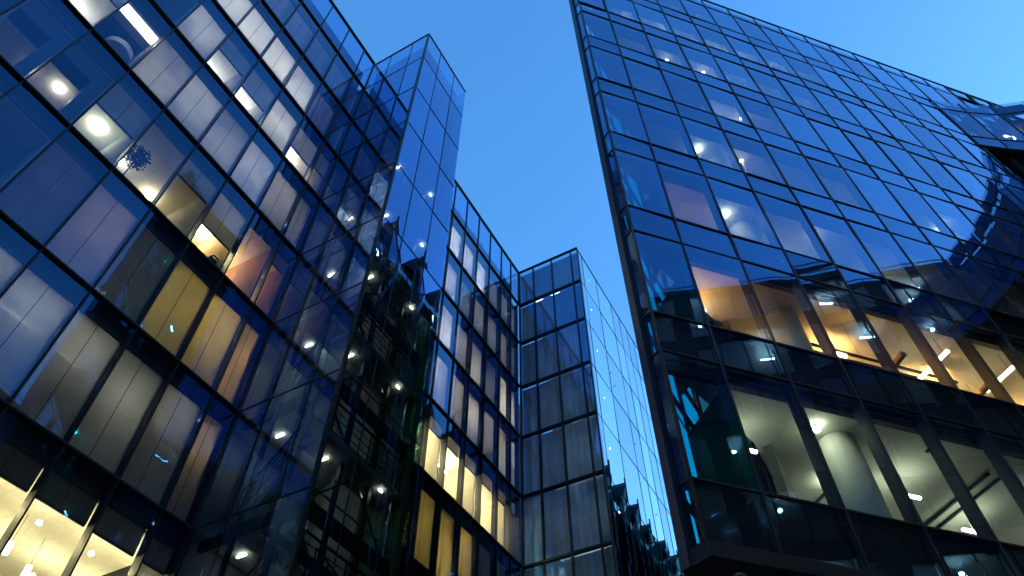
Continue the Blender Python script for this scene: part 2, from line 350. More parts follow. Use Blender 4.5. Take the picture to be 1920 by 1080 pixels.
# ================================================================== STAIR TOWER
tower = thing('stair_tower', 'slim blue glass stair tower with a sharp corner standing proud between the two left blocks', 'tower', (-13, 12.3, 0))
TX, TY0, TY1 = -11.11, 10.26, 14.31
FA = Fr((0, TY0), (1, 0), (0, 1)); FB = Fr((TX, 0), (0, 1), (-1, 0)); FC = Fr((0, TY1), (-1, 0), (0, -1))
ta = [-15, -13.72, -12.21, TX]; tb = [TY0, 11.55, 13.03, TY1]
ZT = ZF[:-1] + [41.0]; ZT[9] = 33.68
for r in range(len(ZT) - 1):
    for F, ss in ((FA, ta), (FB, tb)):
        for k in range(3):
            top = r >= 7
            cell(F, tower, ss[k], ss[k + 1], ZT[r], ZT[r + 1], 'glass_tower', mw=.03, th=.03, fin=0, name='glass_panel', proud=.01, fd=.02, tilt=.006)
    m = MB(); m.box(FC, 11.15, 15, 0, .02, ZT[r] + .02, ZT[r + 1] - .02); m.build('rear_panel', 'glass_tower', tower)
m = MB(); m.prism([(TX - .07, TY0 - .03), (TX + .03, TY0 - .03), (TX + .03, TY0 + .07), (TX - .07, TY0 + .07)], -1.55, 41.02); m.build('corner_post', 'frame', tower)
m = MB(); m.box(FA, -14.98, TX - .05, -.03, .03, 40.99, 41.06); m.box(FB, TY0 + .05, TY1, -.03, .03, 40.99, 41.06); m.build('coping', 'frame', tower)
# inside: green core wall, landings, flights, rails, lamps
m = MB(); m.prism([(-12.9, 13.95), (-11.3, 13.95), (-11.3, 14.2), (-12.9, 14.2)], -1.5, 31.5); m.build('core_wall', 'green', tower)
m = MB(); m.prism([(-14.9, 13.95), (-12.91, 13.95), (-12.91, 14.2), (-14.9, 14.2)], -1.5, 31.5); m.build('core_wall', 'wall', tower)
m = MB(); m.prism([(-14.93, 10.6), (-11.5, 10.6), (-11.5, 14.0), (-14.93, 14.0)], 30.6, 40.4); m.build('lift_overrun', 'roof_grey', tower)
m = MB(); m.prism([(-15.4, 10.36), (-15.02, 10.36), (-15.02, 14.3), (-15.4, 14.3)], -1.58, 37.7); m.build('link_wall', 'alley', tower)
m = MB()
for x, y in ((-11.5, 10.65), (-11.5, 13.7), (-14.6, 13.7)): m.tube([(x, y, .05), (x, y, 32)], .06, 12)
m.build('steel_column', 'steel', tower, True)
for r in range(0, 10):
    z0 = ZT[r]; z1 = ZT[r + 1]; zm = (z0 + z1) / 2
    if z0 > 27: continue
    m = MB(); m.prism([(-14.9, 10.5), (-14.0, 10.5), (-14.0, 13.9), (-14.9, 13.9)], z0 - .22, z0 - .03)
    m.prism([(-12.2, 10.5), (-11.25, 10.5), (-11.25, 13.9), (-12.2, 13.9)], zm - .22, zm - .03); m.build('landing', 'stair', tower)
    for (ya, yb, xa, xb, za, zb) in ((10.65, 11.95, -14.0, -12.2, z0, zm), (12.35, 13.65, -12.2, -14.0, zm, z1)):
        m = MB()
        for q in ((0, 1),):
            m.hexa([(xa, ya, za - .24 + CZ), (xb, ya, zb - .24 + CZ), (xb, yb, zb - .24 + CZ), (xa, yb, za - .24 + CZ), (xa, ya, za - .04 + CZ), (xb, ya, zb - .04 + CZ), (xb, yb, zb - .04 + CZ), (xa, yb, za - .04 + CZ)])
        for q in range(10):
            f = (q + .5) / 10; x = xa + (xb - xa) * f; z = za + (zb - za) * (q + 1) / 10
            m.hexa([(x - .1, ya + .03, z - .19 + CZ), (x + .1, ya + .03, z - .19 + CZ), (x + .1, yb - .03, z - .19 + CZ), (x - .1, yb - .03, z - .19 + CZ), (x - .1, ya + .03, z - .03 + CZ), (x + .1, ya + .03, z - .03 + CZ), (x + .1, yb - .03, z - .03 + CZ), (x - .1, yb - .03, z - .03 + CZ)])
        fl = m.build('stair_flight', 'stair', tower)
        m = MB()
        for yy in (ya - .04, yb + .04):
            for h in (.25, .5, .75): m.bar((xa, yy, za + h + CZ), (xb, yy, zb + h + CZ), .02)
            m.bar((xa, yy, za + 1.0 + CZ), (xb, yy, zb + 1.0 + CZ), .05)
            for q in range(4):
                f = q / 3; m.bar((xa + (xb - xa) * f, yy, za + (zb - za) * f + CZ - .1), (xa + (xb - xa) * f, yy, za + (zb - za) * f + 1 + CZ), .035)
        m.build('railing', 'dark' if r != 1 else 'red', fl)
    m = MB()
    for h in (.25, .5, .75): m.bar((-11.3, 10.55, zm + h + CZ), (-11.3, 13.8, zm + h + CZ), .02)
    m.bar((-11.3, 10.55, zm + 1.0 + CZ), (-11.3, 13.8, zm + 1.0 + CZ), .05)
    for q in range(5): m.bar((-11.3, 10.55 + .8 * q, zm - .1 + CZ), (-11.3, 10.55 + .8 * q, zm + 1 + CZ), .035)
    m.build('railing', 'dark', tower)
    m = MB(); m.box(FA, -12.05, -11.8, .9, .95, zm - .30, zm - .26); m.build('stair_lamp', lm(Cc, 3.4), tower)
    m = MB(); m.box(FB, 13.0, 13.15, .3, .34, zm - .30, zm - .26); m.build('stair_lamp', lm(Cc, 5), tower)
    m = MB(); m.box(FA, -14.5, -14.2, 1.2, 1.25, z0 - .30, z0 - .26); m.build('stair_lamp', lm(Cc, 5), tower)
    if r < 7:
        m = MB(); m.ball((-14.3, 12.15, zm + CZ + .3), .04); m.build('stair_lamp', lm(Cc, 15), tower, True)  # added ball lamp, put in to brighten the pale wall and flights

for r in range(0, 8):
    z = ZT[r]; m = MB()
    m.box(FB, 10.5, 14.1, .3, .42, z - .5, z - .06); m.box(FA, -14.9, -11.5, .28, .40, z - .5, z - .06)
    m.box(FB, 10.5, 14.1, 1.9, 2.0, z - .4, z - .1); m.build('edge_beam', 'frame', tower)
    m = MB(); a = FB.p(10.6, .5, z); b = FB.p(14.0, .5, ZT[r + 1] - .5); m.bar(a, b, .06); m.bar(FB.p(14.0, .62, z), FB.p(10.6, .62, ZT[r + 1] - .5), .06); m.build('cross_brace', 'steel', tower)
m = MB()
for q in (11.55, 12.8): m.box(FB, q, q + .12, .5, .62, -1.5, 30.5)
for q in (-13.75, -12.3): m.box(FA, q, q + .1, .24, .36, -1.5, 30.5)
m.build('inner_mullion', 'frame', tower)

# ================================================================== FAR BLOCK with projecting wing
far = thing('office_building', 'far glass office block with a projecting curtained wing and a mirror-like side wall', 'building', (-15, 20, 0))
SM = [14.31, 15.0, 16.5, 18.1, 19.6, 21.1, 22.65, 24.2, 25.75, 27.1, 28.25]
TM = {}
def SF(r, cs, *v):
    for c in cs: TM[(r, c)] = v
SF(7, range(0, 5), 'B', 'blind_white', W, 26, 1); SF(7, [5], 'B', 'blind_white', W, 26, 1); SF(7, [6], 'B', 'blind_white', W, 18, 1); SF(7, [7, 8, 9], 'B', 'blind_grey', W, 7, 1)
SF(6, range(0, 5), 'B', 'blind_white', W, 9, 1); SF(6, [5], 'B', 'blind_grey', W, 4, 1); SF(6, [6, 7], 'B', 'blind_grey', Cc, 5, 1); SF(6, [8, 9], 'B', 'blind_grey', W, 7, 1)
SF(5, range(0, 5), 'B', 'blind_white', W, 22, 1); SF(5, [5], 'B', 'blind_grey', Cc, 14, 1); SF(5, [6], 'B', 'blind_grey', Cc, 19, 1); SF(5, [7], 'B', 'blind_grey', W, 6, 1); SF(5, [8], 'B', 'blind_white', Cc, 24, 1); SF(5, [9], 'B', 'blind_white', Cc, 30, 1)
SF(4, range(0, 4), 'B', 'blind_white', W, 10, 1); SF(4, [4], 'B', 'blind_grey', Cc, 13, 1); SF(4, [5, 6], 'B', 'blind_grey', Cc, 15, 1); SF(4, [7], 'B', 'blind_grey', Cc, 12, 1); SF(4, [8, 9], 'B', 'blind_grey', Cc, 15, 1)
SF(3, range(0, 10), 'Q', 'blind_grey', Y, 60, .2)
SF(2, range(0, 7), 'B', 'blind_cream', Y, 12, 1); SF(2, [7, 8, 9], 'B', 'blind_grey', W, 1.2, 1)
SF(1, range(0, 10), 'B', 'blind_grey', W, 1.5, 1); SF(0, range(0, 10), 'N')
for r in range(-2, 9):
    z0, z1 = ZF[r + 2], ZF[r + 3]
    if r < 0:
        m = MB(); m.box(FL, 14.35, 28.2, .02, .05, z0 + .1, z1 - .1); m.build('street_glazing', 'glass_near', far); continue
    for c in range(len(SM) - 1):
        s0, s1 = SM[c], SM[c + 1]; t = TM.get((r, c), ('N',)); L = c == len(SM) - 2
        if c < 2: 
            if r >= 0: continue
        if r == 8: cell(FL, far, s0, s1, z0, z1, 'glass_parapet', fin=0, name='parapet_panel', last=L); continue
        kw = dict(bl=True, blm=t[1], drop=t[4]) if t[0] in 'BHQ' else {}
        cell(FL, far, s0, s1, z0, z1, 'glass_near', last=False, mw=.055, fin=.32, **kw)
        if t[0] in 'BQ': light(FL, far, (s0 + s1) / 2 + random.uniform(-.3, .3), random.uniform(1.5, 2.2), z1 - .5 - (random.uniform(.2, 1.4) if t[0] == 'B' else 0), t[2], t[3] * LV[t[0]] * (1.5 if r > 3 else 1) * (.8 if t[0] == 'Q' else 1), min(.8, (s1 - s0) * .6), up=t[0] == 'Q')
    m = MB(); m.box(FL, 14.35, 28.2, .345, 5.2, z0 - .45, z0 - .02); m.cur = 1; m.box(FL, 14.35, 28.2, .42, 5.0, z0 - .49, z0 - .452); m.build('floor_slab', ['spandrel', 'ceiling'], far)
    if r < 8:
        for c in range(2, len(SM)):
            if r == 3 and c % 2 == 0: continue
            m = MB(); s = min(SM[c], 28.15); m.box(FL, s - .04, s + .04, .38, 4.4, z0 - .015, z1 - .495); m.build('partition_wall', 'wall' if r == 3 else 'partition', far)
        m = MB(); m.box(FL, 14.35, 28.2, 4.4, 4.55, z0 - .015, z1 - .495); m.build('back_wall', 'wall', far)
m = MB(); m.box(FL, 14.32, 28.25, -.05, .1, 41.25, 41.33); m.build('coping', 'frame', far)
m = MB(); m.box(FL, 14.35, 60, 5.2, 14, -1.58, 38.2); m.build('core', 'concrete', far)
m = MB(); m.box(FL, 14.4, 28.15, .6, .8, 37.8, 39.9); m.build('roof_upstand', 'roof_grey', far)
m = MB(); m.box(FL, 28.16, 28.245, .12, 5.2, -1.58, 37.6); m.build('end_wall', 'dark', far)
# slatted screen behind the roof parapet
m = MB()
for k in range(14):
    m.box(FL, 14.6 + k, 15.45 + k, .9, 1.0, 40.1, 40.2); m.box(FL, 14.6 + k, 15.45 + k, .9, 1.0, 39.7, 39.75)
    m.box(FL, 14.5 + k, 14.56 + k, .9, 1.0, 37.6, 41.1)
m.build('roof_screen', 'steel', far)
# wing, face towards the near block
WY, WX = 28.25, -10.3
FW = Fr((0, WY), (1, 0), (0, 1)); FX = Fr((WX, 0), (0, 1), (-1, 0))
sw = [-15, -13.86, -12.38, -10.85, WX]
ZW = ZF[:-1] + [41.2]
for r in range(0, 9):
    z0, z1 = ZW[r + 2], ZW[r + 3]
    for k in range(4):
        cell(FW, far, sw[k], sw[k + 1], z0, z1, 'glass_wing', mw=.075, th=.12, fin=.22, name='curtained_window', bl=True, blm='curtain', bd=.3, sp=.12, seams=0, proud=.03, inset=.0, last=k == 3)
        if r < 9: light(FW, far, (sw[k] + sw[k + 1]) / 2, random.uniform(1.6, 2.2), z1 - 1.2, 'K', [20, 20, 18, 17, 14, 10, 7, 4, 3][r], min(.7, (sw[k + 1] - sw[k]) * .5))
    m = MB(); m.box(FW, -14.9, WX - .25, .45, 4.2, z1 - .3, z1 - .02); m.build('wing_slab', 'ceiling', far)
    m = MB(); m.box(FW, -14.9, WX - .25, 4.2, 4.3, z0 - .015, z1 - .31); m.build('wing_wall', 'wall', far)
m = MB(); m.box(FW, -15, WX + .02, -.06, .1, 41.2, 41.3); m.box(FX, 28.36, 75, -.02, .1, 41.2, 41.26); m.build('coping', 'frame', far)
sx = [28.25, 29.04, 31.5, 34.2, 35.74, 37.24, 38.7, 41.2, 43.9, 46.5, 49.2, 52, 55, 58, 61, 64, 68, 72]
for r in range(0, 9):
    z0, z1 = ZW[r + 2], ZW[r + 3]
    for k in range(11 if r < 7 else 9):
        cell(FX, far, sx[k], sx[k + 1], z0, z1, 'glass_mirror', mw=.018, th=.022, fd=.016, fin=0, name='mirror_panel', panel='panel_blue' if k else None, proud=.01, tilt=.006)
m = MB()
for r in range(0, 9):
    for k in range(9, 17):
        if k < 11 and r < 7: continue
        z0, z1 = ZW[r + 2], ZW[r + 3]; m.poly([FX.p(sx[k] + .02, .05, z0 + .02), FX.p(sx[k + 1] - .02, .05, z0 + .02), FX.p(sx[k + 1] - .02, .05, z1 - .02), FX.p(sx[k] + .02, .05, z1 - .02)])
m.cur = 1; m.box(FX, 37, 72, .12, .2, 6.3, 41)
o = m.build('distant_mirror_panel', ['glass_mirror', 'panel_blue'], far); o['kind'] = 'stuff'
m = MB()
for s, z in [(29.6, 33.9), (31.8, 31.9), (32.2, 31.1), (34.4, 28), (35.2, 26), (36.4, 24.2), (37.6, 22.4)]: m.tube([FX.p(s, -.03, z), FX.p(s, -.012, z)], .05, 10)
m.build('cable_anchor', 'dark', far)
m = MB(); m.box(FX, 28.5, 72, .3, 4.6, -1.58, 2); m.box(FW, -15, WX, .2, .4, -1.58, 6.1); m.build('wing_base', 'dark', far)

# ================================================================== RIGHT BLOCK
A = R(43.0); DX, DY = math.sin(A), math.cos(A); NX, NY = math.cos(A), -math.sin(A); K = .79
FRr = Fr((-7.9 * NX, -7.9 * NY), (DX, DY), (-NX, -NY))
right = thing('office_building', 'large dark blue glass office block at right rising from a sharp overhanging prow', 'building', (-2, 9.4, 0))
SR = [6.97 * K, 8.57 * K] + [(8.57 + 1.935 * i) * K for i in range(1, 18)]
RZ = [7.12, 8.5, 12.12, 13.52, 17.13, 18.48, 22.1, 23.42, 26.95, 28.35, 31.9, 33.25, 36.8, 38.15, 41.7, 43.1, 46.7, 48.3]
RZ = [z * K for z in RZ]
NB = len(SR) - 1
extra = MB()
for r in range(17):
    z0, z1 = RZ[r], RZ[r + 1]; span = r % 2 == 0
    smin = 0; smax = [4, 5, 6, 7, 8, 9, 9, 10, 11, 13, 14, 15, 15, 15, 14, 14, 14][r]
    for c in range(NB):
        s0, s1 = SR[c], SR[c + 1]
        lo = 0 if r < 13 else (1 if r < 15 else 2)
        if lo <= c <= min(smax, 12 if r < 13 else 15):
            kw = dict(mw=.05, th=.036, proud=.012, tilt=.012, fd=.03)
            if span: cell(FRr, right, s0, s1, z0, z1, 'glass_right', fin=0, name='spandrel_window', panel='panel_blue' if r > 4 else 'dark', **kw)
            else: cell(FRr, right, s0, s1, z0, z1, 'glass_right', fin=.28, name='window', **kw)
        else:
            extra.cur = 0; extra.box(FRr, s0 - .04, s0 + .04, -.02, .1, z0 + .03, z1 - .03); extra.box(FRr, s0 - .04, s1 - .04, -.03, .1, z0 - .03, z0 + .03)
            if not span: extra.box(FRr, s0 - .03, s0 + .03, .11, .42, z0 + .03, z1 - .03)
            else: extra.cur = 2; extra.box(FRr, s0 + .04, s1 - .04, .16, .2, z0 + .03, z1 - .03)
            extra.cur = 1; extra.poly([FRr.p(s0, .05, z0), FRr.p(s1, .05, z0), FRr.p(s1, .05, z1), FRr.p(s0, .05, z1)])
o = extra.build('outer_window', ['frame', 'glass_right', 'panel_blue'], right); o['kind'] = 'stuff'
P = lambda s, d: (FRr.p(s, d, 0)[0], FRr.p(s, d, 0)[1])
SE = SR[-1]
foot = [P(SR[0] + .1, .3), P(SE, .3), P(SE, 8), (4, 27.6), (4, 110), (-1.3, 110), (-1.3, 13), (-2.0, 10.4)]
for r in range(0, 17, 2):
    z0, z1 = RZ[r], RZ[r + 1]
    m = MB(); m.prism(foot, z0 + .03, z1 - .05, bot=1); m.build('floor_slab', ['spandrel', 'ceiling_r'], right)
    if r: 
        m = MB(); m.box(FRr, SR[0] + .2, SE, .32, .45, z0 - .14, z0 + .02); m.build('bulkhead', 'fin', right)
for r in range(1, 17, 2):
    z0, z1 = RZ[r], RZ[r + 1]
    m = MB(); m.prism([P(13.3, 6.0), P(SE, 6.0), P(SE, 6.2), P(13.5, 6.2)], z0 - .04, z1 + .02); m.build('core_wall', 'warm_wall' if r == 3 else 'wall', right)
    for j, s in enumerate([10.1, 19.9]):
        m = MB(); c = FRr.p(s + .15, 1.4, 0); m.tube([(c[0], c[1], z0 - .04 + CZ), (c[0], c[1], z1 + .02 + CZ)], .42, 28); m.build('column', 'column', right, True)
# prow blade, chamfer glazing and soffit
bl0, bl1 = P(SR[0], 0), (-2.34, 9.5)
m = MB(); m.prism([(-2.34, 9.5), (-2.50, 9.60), (-2.42, 9.9), (-2.28, 9.62)], RZ[0] - .25, 38.2); m.build('prow_blade', 'fin', right)
FP = Fr(P(SR[0] - .03, .03), (-.87, .493), (.493, .87)); lp = .27
for r in range(17):
    z0, z1 = RZ[r], RZ[r + 1]
    m = MB(); m.box(FP, 0, lp, 0, .04, z0 - .02, z0 + .02); w = m.build('prow_window', 'frame', right)
    g = MB(); g.poly([FP.p(0, .02, z0), FP.p(lp, .02, z0), FP.p(lp, .02, z1), FP.p(0, .02, z1)]); g.build('glass_pane', 'glass_right', w)
pts = [(-2.50, 9.60)] + [P(SR[0], -.06), P(SE, -.06), P(SE, 8), (4, 27.6), (4, 110), (-1.3, 110), (-2.2, 12.8)]
m = MB(); m.prism(pts, RZ[0] - .26, RZ[0] - .035); m.build('soffit', 'dark', right)
m = MB(); m.prism([P(9, 3), P(SE, 3), P(SE, 8), (4, 27.6), (4, 60), (0, 60), (0, 16)], -1.6, RZ[0] - .27); m.build('recessed_base', 'glass_green', right)
m = MB(); m.prism([(x, y) for x, y in foot], RZ[16] + .06, RZ[17] + .02); m.build('roof', 'dark', right)
m = MB(); m.box(FRr, SR[0], SE, -.02, .06, RZ[17] + .0, RZ[17] + .06); m.build('coping', 'frame', right)
# lamps inside
def rl(s, d, r, k, st, ln=.5): return light(FRr, right, s, d, RZ[r + 1] - .01, k, st * {'O': 2.1, 'G': .22, 'W': 1.4 if r < 8 else 4.5, 'C': .3}[k], ln, .1, True)
def rg(s, d, r, k, st, rr=.09): return globe(FRr, right, s, d, RZ[r + 1] - .02, k, st, rr)
rg(9.45, .95, 5, 'G', 70, .07); rg(9.4, .9, 7, 'G', 70, .07); rg(9.5, 1.0, 1, 'G', 80, .08); rg(10.8, 2.5, 1, 'G', 120, .08); rg(19.2, 1.0, 7, 'G', 60, .07)
for s, d, st in [(8.0, 1.6, 18), (12.2, 1.9, 30), (12.4, 4.4, 30), (14.6, 2.6, 30), (15.4, 4.6, 26), (17.2, 2.2, 30), (10.9, 3.8, 20), (20, 2.4, 24)]: rl(s, d, 1, 'G', st, .7)
for s, d, st in [(7.6, 1.9, 26), (11.0, 3.6, 50), (11.9, 1.6, 30), (13.4, 3.4, 30), (15.3, 1.8, 30), (17.2, 3.4, 30), (19.2, 1.8, 30), (21, 3, 30)]: rl(s, d, 3, 'O', st, .5)
for s, r, st in [(12, 5, 5), (15.5, 5, 5),  (9.3, 5, 2.5), (11.5, 7, 4), (15, 7, 4),   (11, 9, 6),   (9.4, 11, 6), (12, 11, 5), (16, 11, 2.5),  (10, 13, 4), (13.5, 13, 9), (16, 13, 8),   (12, 15, 3)]:
    rl(s, 2.4, r, W, st, .9)
for s, r in [(12.0, 9), (9.6, 11), (11.3, 11), (8.3, 13), (10.1, 13), (10.9, 7), (12.3, 5)]:
    m = MB(); m.tube([FRr.p(s, .75, RZ[r] + .2), FRr.p(s, .75, RZ[r + 1] - .12)], .03, 8); m.cur = 1; m.ball(FRr.p(s, .75, RZ[r + 1] - .2), .06); m.build('uplight', ['steel', lm(Cc, 3)], right, True)
for s0, s1, d, r in [(10.5, 15.6, 1.55, 3), (10.5, 15.6, 1.75, 3), (15.7, 22, 2.6, 3), (15.7, 22, 2.75, 3)]:
    m = MB(); m.box(FRr, s0, s1, d, d + .05, RZ[r + 1] - .45, RZ[r + 1] - .38); m.build('ceiling_track', 'dark', right)
for s0, d0, d1, r in [(11.0, 1.9, 4.0, 1), (14.0, 1.2, 4.2, 1), (14.35, 1.2, 4.2, 1), (12.2, .9, 1.0, 1), (17.0, 1.2, 4.2, 1)]:
    m = MB(); m.box(FRr, s0, s0 + .06, d0, d1, RZ[r + 1] - .03, RZ[r + 1] + .02); m.build('ceiling_slot', 'dark', right)
for s0, r in [(13.2, 3), (16.0, 3), (18.9, 3)]:
    m = MB(); m.tube([FRr.p(s0, .9, RZ[r + 1] - .75), FRr.p(s0 + .4, 4.5, RZ[r + 1] - .75)], .09, 12); m.build('duct', 'brown_wall', right, True)
# partitions in the dark first bay
for r in (1, 3, 5):
    m = MB(); m.box(FRr, SR[1] + .35, SR[1] + .43, .5, 2.0, RZ[r] - .04, RZ[r + 1] + .02); m.build('partition_wall', 'dark', right)
# glazed straight part of the alley side and the serrated alley side
FT = Fr((-2.34, 9.95), (.04, 1), (1, 0))
for r in range(17):
    z0, z1 = RZ[r], RZ[r + 1]
    m = MB(); m.box(FT, 0, 2.8, -.03, .05, z0 - .03, z0 + .03)
    for k in range(3): m.box(FT, k * 1.37, k * 1.37 + .06, -.02, .05, z0 + .03, z1 - .03)
    w = m.build('side_window', 'frame', right); g = MB(); g.poly([FT.p(.03, .02, z0), FT.p(2.77, .02, z0), FT.p(2.77, .02, z1), FT.p(.03, .02, z1)])
    g.build('glass_pane', 'glass_teal', w)
TH = 38.9
m = MB(); m.prism([(-1.2, 13.2), (-1.0, 13.2), (-1.0, 84), (-1.2, 84)], RZ[0], 38.5); m.build('alley_wall', 'alley', right)
FG = Fr((-1.5, 12.85), (0, 1), (1, 0))
for r in range(17):
    m = MB(); m.box(FG, 0, 6.0, -.03, .05, RZ[r] - .03, RZ[r] + .03)
    for q in range(5): m.box(FG, q * 1.48, q * 1.48 + .06, -.02, .05, RZ[r] + .03, RZ[r + 1] - .03)
    w = m.build('side_window', 'frame', right); g = MB(); g.poly([FG.p(.03, .02, RZ[r]), FG.p(5.97, .02, RZ[r]), FG.p(5.97, .02, RZ[r + 1]), FG.p(.03, .02, RZ[r + 1])]); g.build('glass_pane', 'glass_green', w)
y = 18.9; k = 0
while y < 84:
    pitch = 3.15 if y < 30 else 3.5
    x0 = -3.25; h = TH + random.uniform(-.25, .25)
    m = MB()
    pA, pB, pC = (-1.5, y), (x0, y + .1), (-1.5, y + pitch - .02)
    fa = Fr(pA, ((pB[0] - pA[0]) / 1.753, .1 / 1.753), (0, 1)); L2 = math.hypot(pC[0] - pB[0], pC[1] - pB[1])
    fb = Fr(pB, ((pC[0] - pB[0]) / L2, (pC[1] - pB[1]) / L2), ((pC[1] - pB[1]) / L2, -(pC[0] - pB[0]) / L2))
    lev = [RZ[0] - .26] + RZ[1:16] + [h]
    m.tube([(pB[0], pB[1], RZ[0] + CZ), (pB[0], pB[1], h + CZ + .5)], .07, 8)
    for z in lev: m.box(fa, 0, 1.72, -.03, .06, z - .05, z + .05); m.box(fb, .05, L2, -.03, .06, z - .05, z + .05)
    m.box(fa, .8, .86, -.02, .05, lev[0], h)
    w = m.build('bay_frame', 'frame', right)
    g = MB(); g.poly([fa.p(0, .02, lev[0]), fa.p(1.74, .02, lev[0]), fa.p(1.74, .02, h), fa.p(0, .02, h)]); g.poly([fb.p(.02, .02, lev[0]), fb.p(L2, .02, lev[0]), fb.p(L2, .02, h), fb.p(.02, .02, h)]); g.build('bay_glazing', 'glass_green', w)
    g = MB()
    for z in lev: g.prism([(-1.49, y + .06), (pB[0] + .12, y + .16), (-1.49, y + pitch - .12)], z - .3, z - .06)
    g.build('bay_floor', 'roof_grey', w)
    g = MB()
    for q in range(8):
        sx_ = .25 + q * .38
        if sx_ < L2: g.tube([fb.p(sx_, .35, lev[0]), fb.p(sx_, .35, h - 1.2)], .1, 8)
    g.build('fluted_screen', 'chrome', w, True)
    if k < 9:
        for r in range(1, 16, 2):
            if random.random() < .55:
                g = MB(); g.box(fb, .8, 1.3, .9, 1.0, RZ[r + 1] - .25, RZ[r + 1] - .15); g.build('bay_lamp', lm(random.choice([Cc, W, 'G']), random.choice([4, 7])), w)
    y += pitch; k += 1
# ------------------------------------------------------------------ curved upper band of the right block
cp = [(11.27, 23.62), (12.45, 24.52), (13.82, 25.42), (15.42, 25.99), (17.4, 26.2), (19.2, 25.75), (20.9, 24.9), (22.3, 23.8), (23.7, 22.3), (24.9, 20.5)]
BZ = [29.2, 30.12, 33.03, 34.06]
for i in range(len(cp) - 1):
    (xa, ya), (xb, yb) = cp[i], cp[i + 1]; L2 = math.hypot(xb - xa, yb - ya); t = ((xb - xa) / L2, (yb - ya) / L2); Fq = Fr((xa, ya), t, (-t[1], t[0]))
    for j in range(3):
        cell(Fq, right, 0, L2, BZ[j], BZ[j + 1], 'glass_curved', fin=.4 if j == 1 else 0, name='curved_window', panel='panel_blue' if j != 1 else None, mw=.07, th=.05, proud=.012, fd=.03)
    if i < 4: light(Fq, right, L2 / 2, 1.2, BZ[2] - .05, Cc, 2, .8)
inner = [(12.0, 25.0), (13.4, 26.0), (15.2, 26.7), (17.5, 26.95), (19.5, 26.4), (21.4, 25.5), (22.9, 24.3), (24.4, 22.7), (25.6, 20.9)]
back = [(30, 24), (32, 44), (20, 38)]
m = MB(); m.prism(cp + back, BZ[0] - .06, BZ[0] - .035); m.build('curved_soffit', 'dark', right)
m = MB(); m.prism([(11.5, 24.0)] + inner + back, BZ[2] + .4, BZ[2] + .5); m.build('curved_roof', 'dark', right)
m = MB(); m.prism([(12.0, 24.5)] + inner + back, BZ[2] + .02, BZ[2] + .3); m.build('curved_ceiling', 'ceiling_r', right)
m = MB(); m.prism([(x + .2, y + 2.2) for x, y in inner] + back, BZ[0], BZ[2]); m.build('curved_back_wall', 'wall', right)
lc = [(16.9, 29.6), (19.2, 29.3), (21.6, 28.4), (23.8, 27.0), (25.6, 25.4)]
for i in range(len(lc) - 1):
    (xa, ya), (xb, yb) = lc[i], lc[i + 1]; L2 = math.hypot(xb - xa, yb - ya); t = ((xb - xa) / L2, (yb - ya) / L2); Fq = Fr((xa, ya), t, (-t[1], t[0]))
    for j in range(1, 13):
        z0, z1 = RZ[j], RZ[j + 1]
        m = MB(); m.box(Fq, 0, L2, -.03, .1, z0 - .05, z0 + .05); m.box(Fq, 0, .08, -.02, .1, z0 + .05, z1 - .05); m.box(Fq, L2 / 2, L2 / 2 + .08, -.02, .1, z0 + .05, z1 - .05)
        w = m.build('lower_curved_window', 'frame', right); g = MB(); g.box(Fq, .08, L2, .05, .06, z0, z1); g.build('glass_pane', 'glass_curved', w)
m = MB(); m.prism([(18.0, 32), (20.5, 31.5), (23.5, 30.3), (26.5, 28.2), (31, 27), (31, 40), (20, 40)], -1.6, 29.1); m.build('inner_wall', 'wall', right)
for x, y_, z in [(19.6, 30.6, 21.2), (22, 29.8, 21.2), (20, 30.4, 17.3), (23.6, 28.8, 17.3), (21, 30.1, 13.4), (24.4, 28.2, 9.4), (20, 30.4, 9.4)]:
    m = MB(); m.box(Fr((x, y_), (1, 0), (0, 1)), 0, .7, 0, .12, z, z + .08); m.build('ceiling_light', lm(Cc, 6), right)

# ================================================================== OPPOSITE BLOCK (right of the camera, seen in the glass)
ax, ay = .959, -.284
FO = Fr((ax * 18, ay * 18), (-ay, ax), (ax, ay))
opp = thing('office_building', 'dark stone block with a rooftop rail, seen only reflected in the right facade', 'building', (18, -5, 0))
OZ = [-1.55 + 3.9 * i for i in range(10)] + [37.2]
so_ = [-31 + 6.4 * i for i in range(11)]
for i in range(10):
    z0, z1 = OZ[i], OZ[i + 1]
    for j in range(10):
        s0, s1 = so_[j], so_[j + 1]
        m = MB()
        for q in range(5): m.box(FO, s0 + .5 + q * 1.35, s0 + .58 + q * 1.35, 0, .12, z0 + .5, z1 - .5)
        m.box(FO, s0 + .5, s1 - .42, -.02, .12, z0 + .42, z0 + .5); m.box(FO, s0 + .5, s1 - .42, -.02, .12, z1 - .5, z1 - .42)
        w = m.build('window', 'frame', opp); g = MB(); g.box(FO, s0 + .5, s1 - .5, .05, .06, z0 + .45, z1 - .45); g.build('glass_pane', 'glass_opposite', w)
m = MB()
for i in range(10): m.box(FO, so_[0], so_[-1], 0, .3, OZ[i] - .4, OZ[i] + .415)
for j in range(11):
    for i in range(10): m.box(FO, so_[j] - .4, so_[j] + .48, -.03, .3, OZ[i] + .42, OZ[i + 1] - .42)
m.box(FO, so_[0], so_[-1], -.1, .4, 36.8, 37.3); m.build('wall', 'stone', opp)
m = MB()
for i in range(10): m.box(FO, so_[0], so_[-1], .35, 5.2, OZ[i] - .3, OZ[i] - .0)
m.box(FO, so_[0], so_[-1], .3, 8, 37.0, 37.2); m.build('floor_slab', 'ceiling', opp)
m = MB(); m.box(FO, so_[0], so_[-1], 5.2, 14, -1.6, 36.9); m.build('core', 'wall', opp)
m = MB(); m.box(FO, so_[0], so_[-1], .5, .56, 38.25, 38.35)
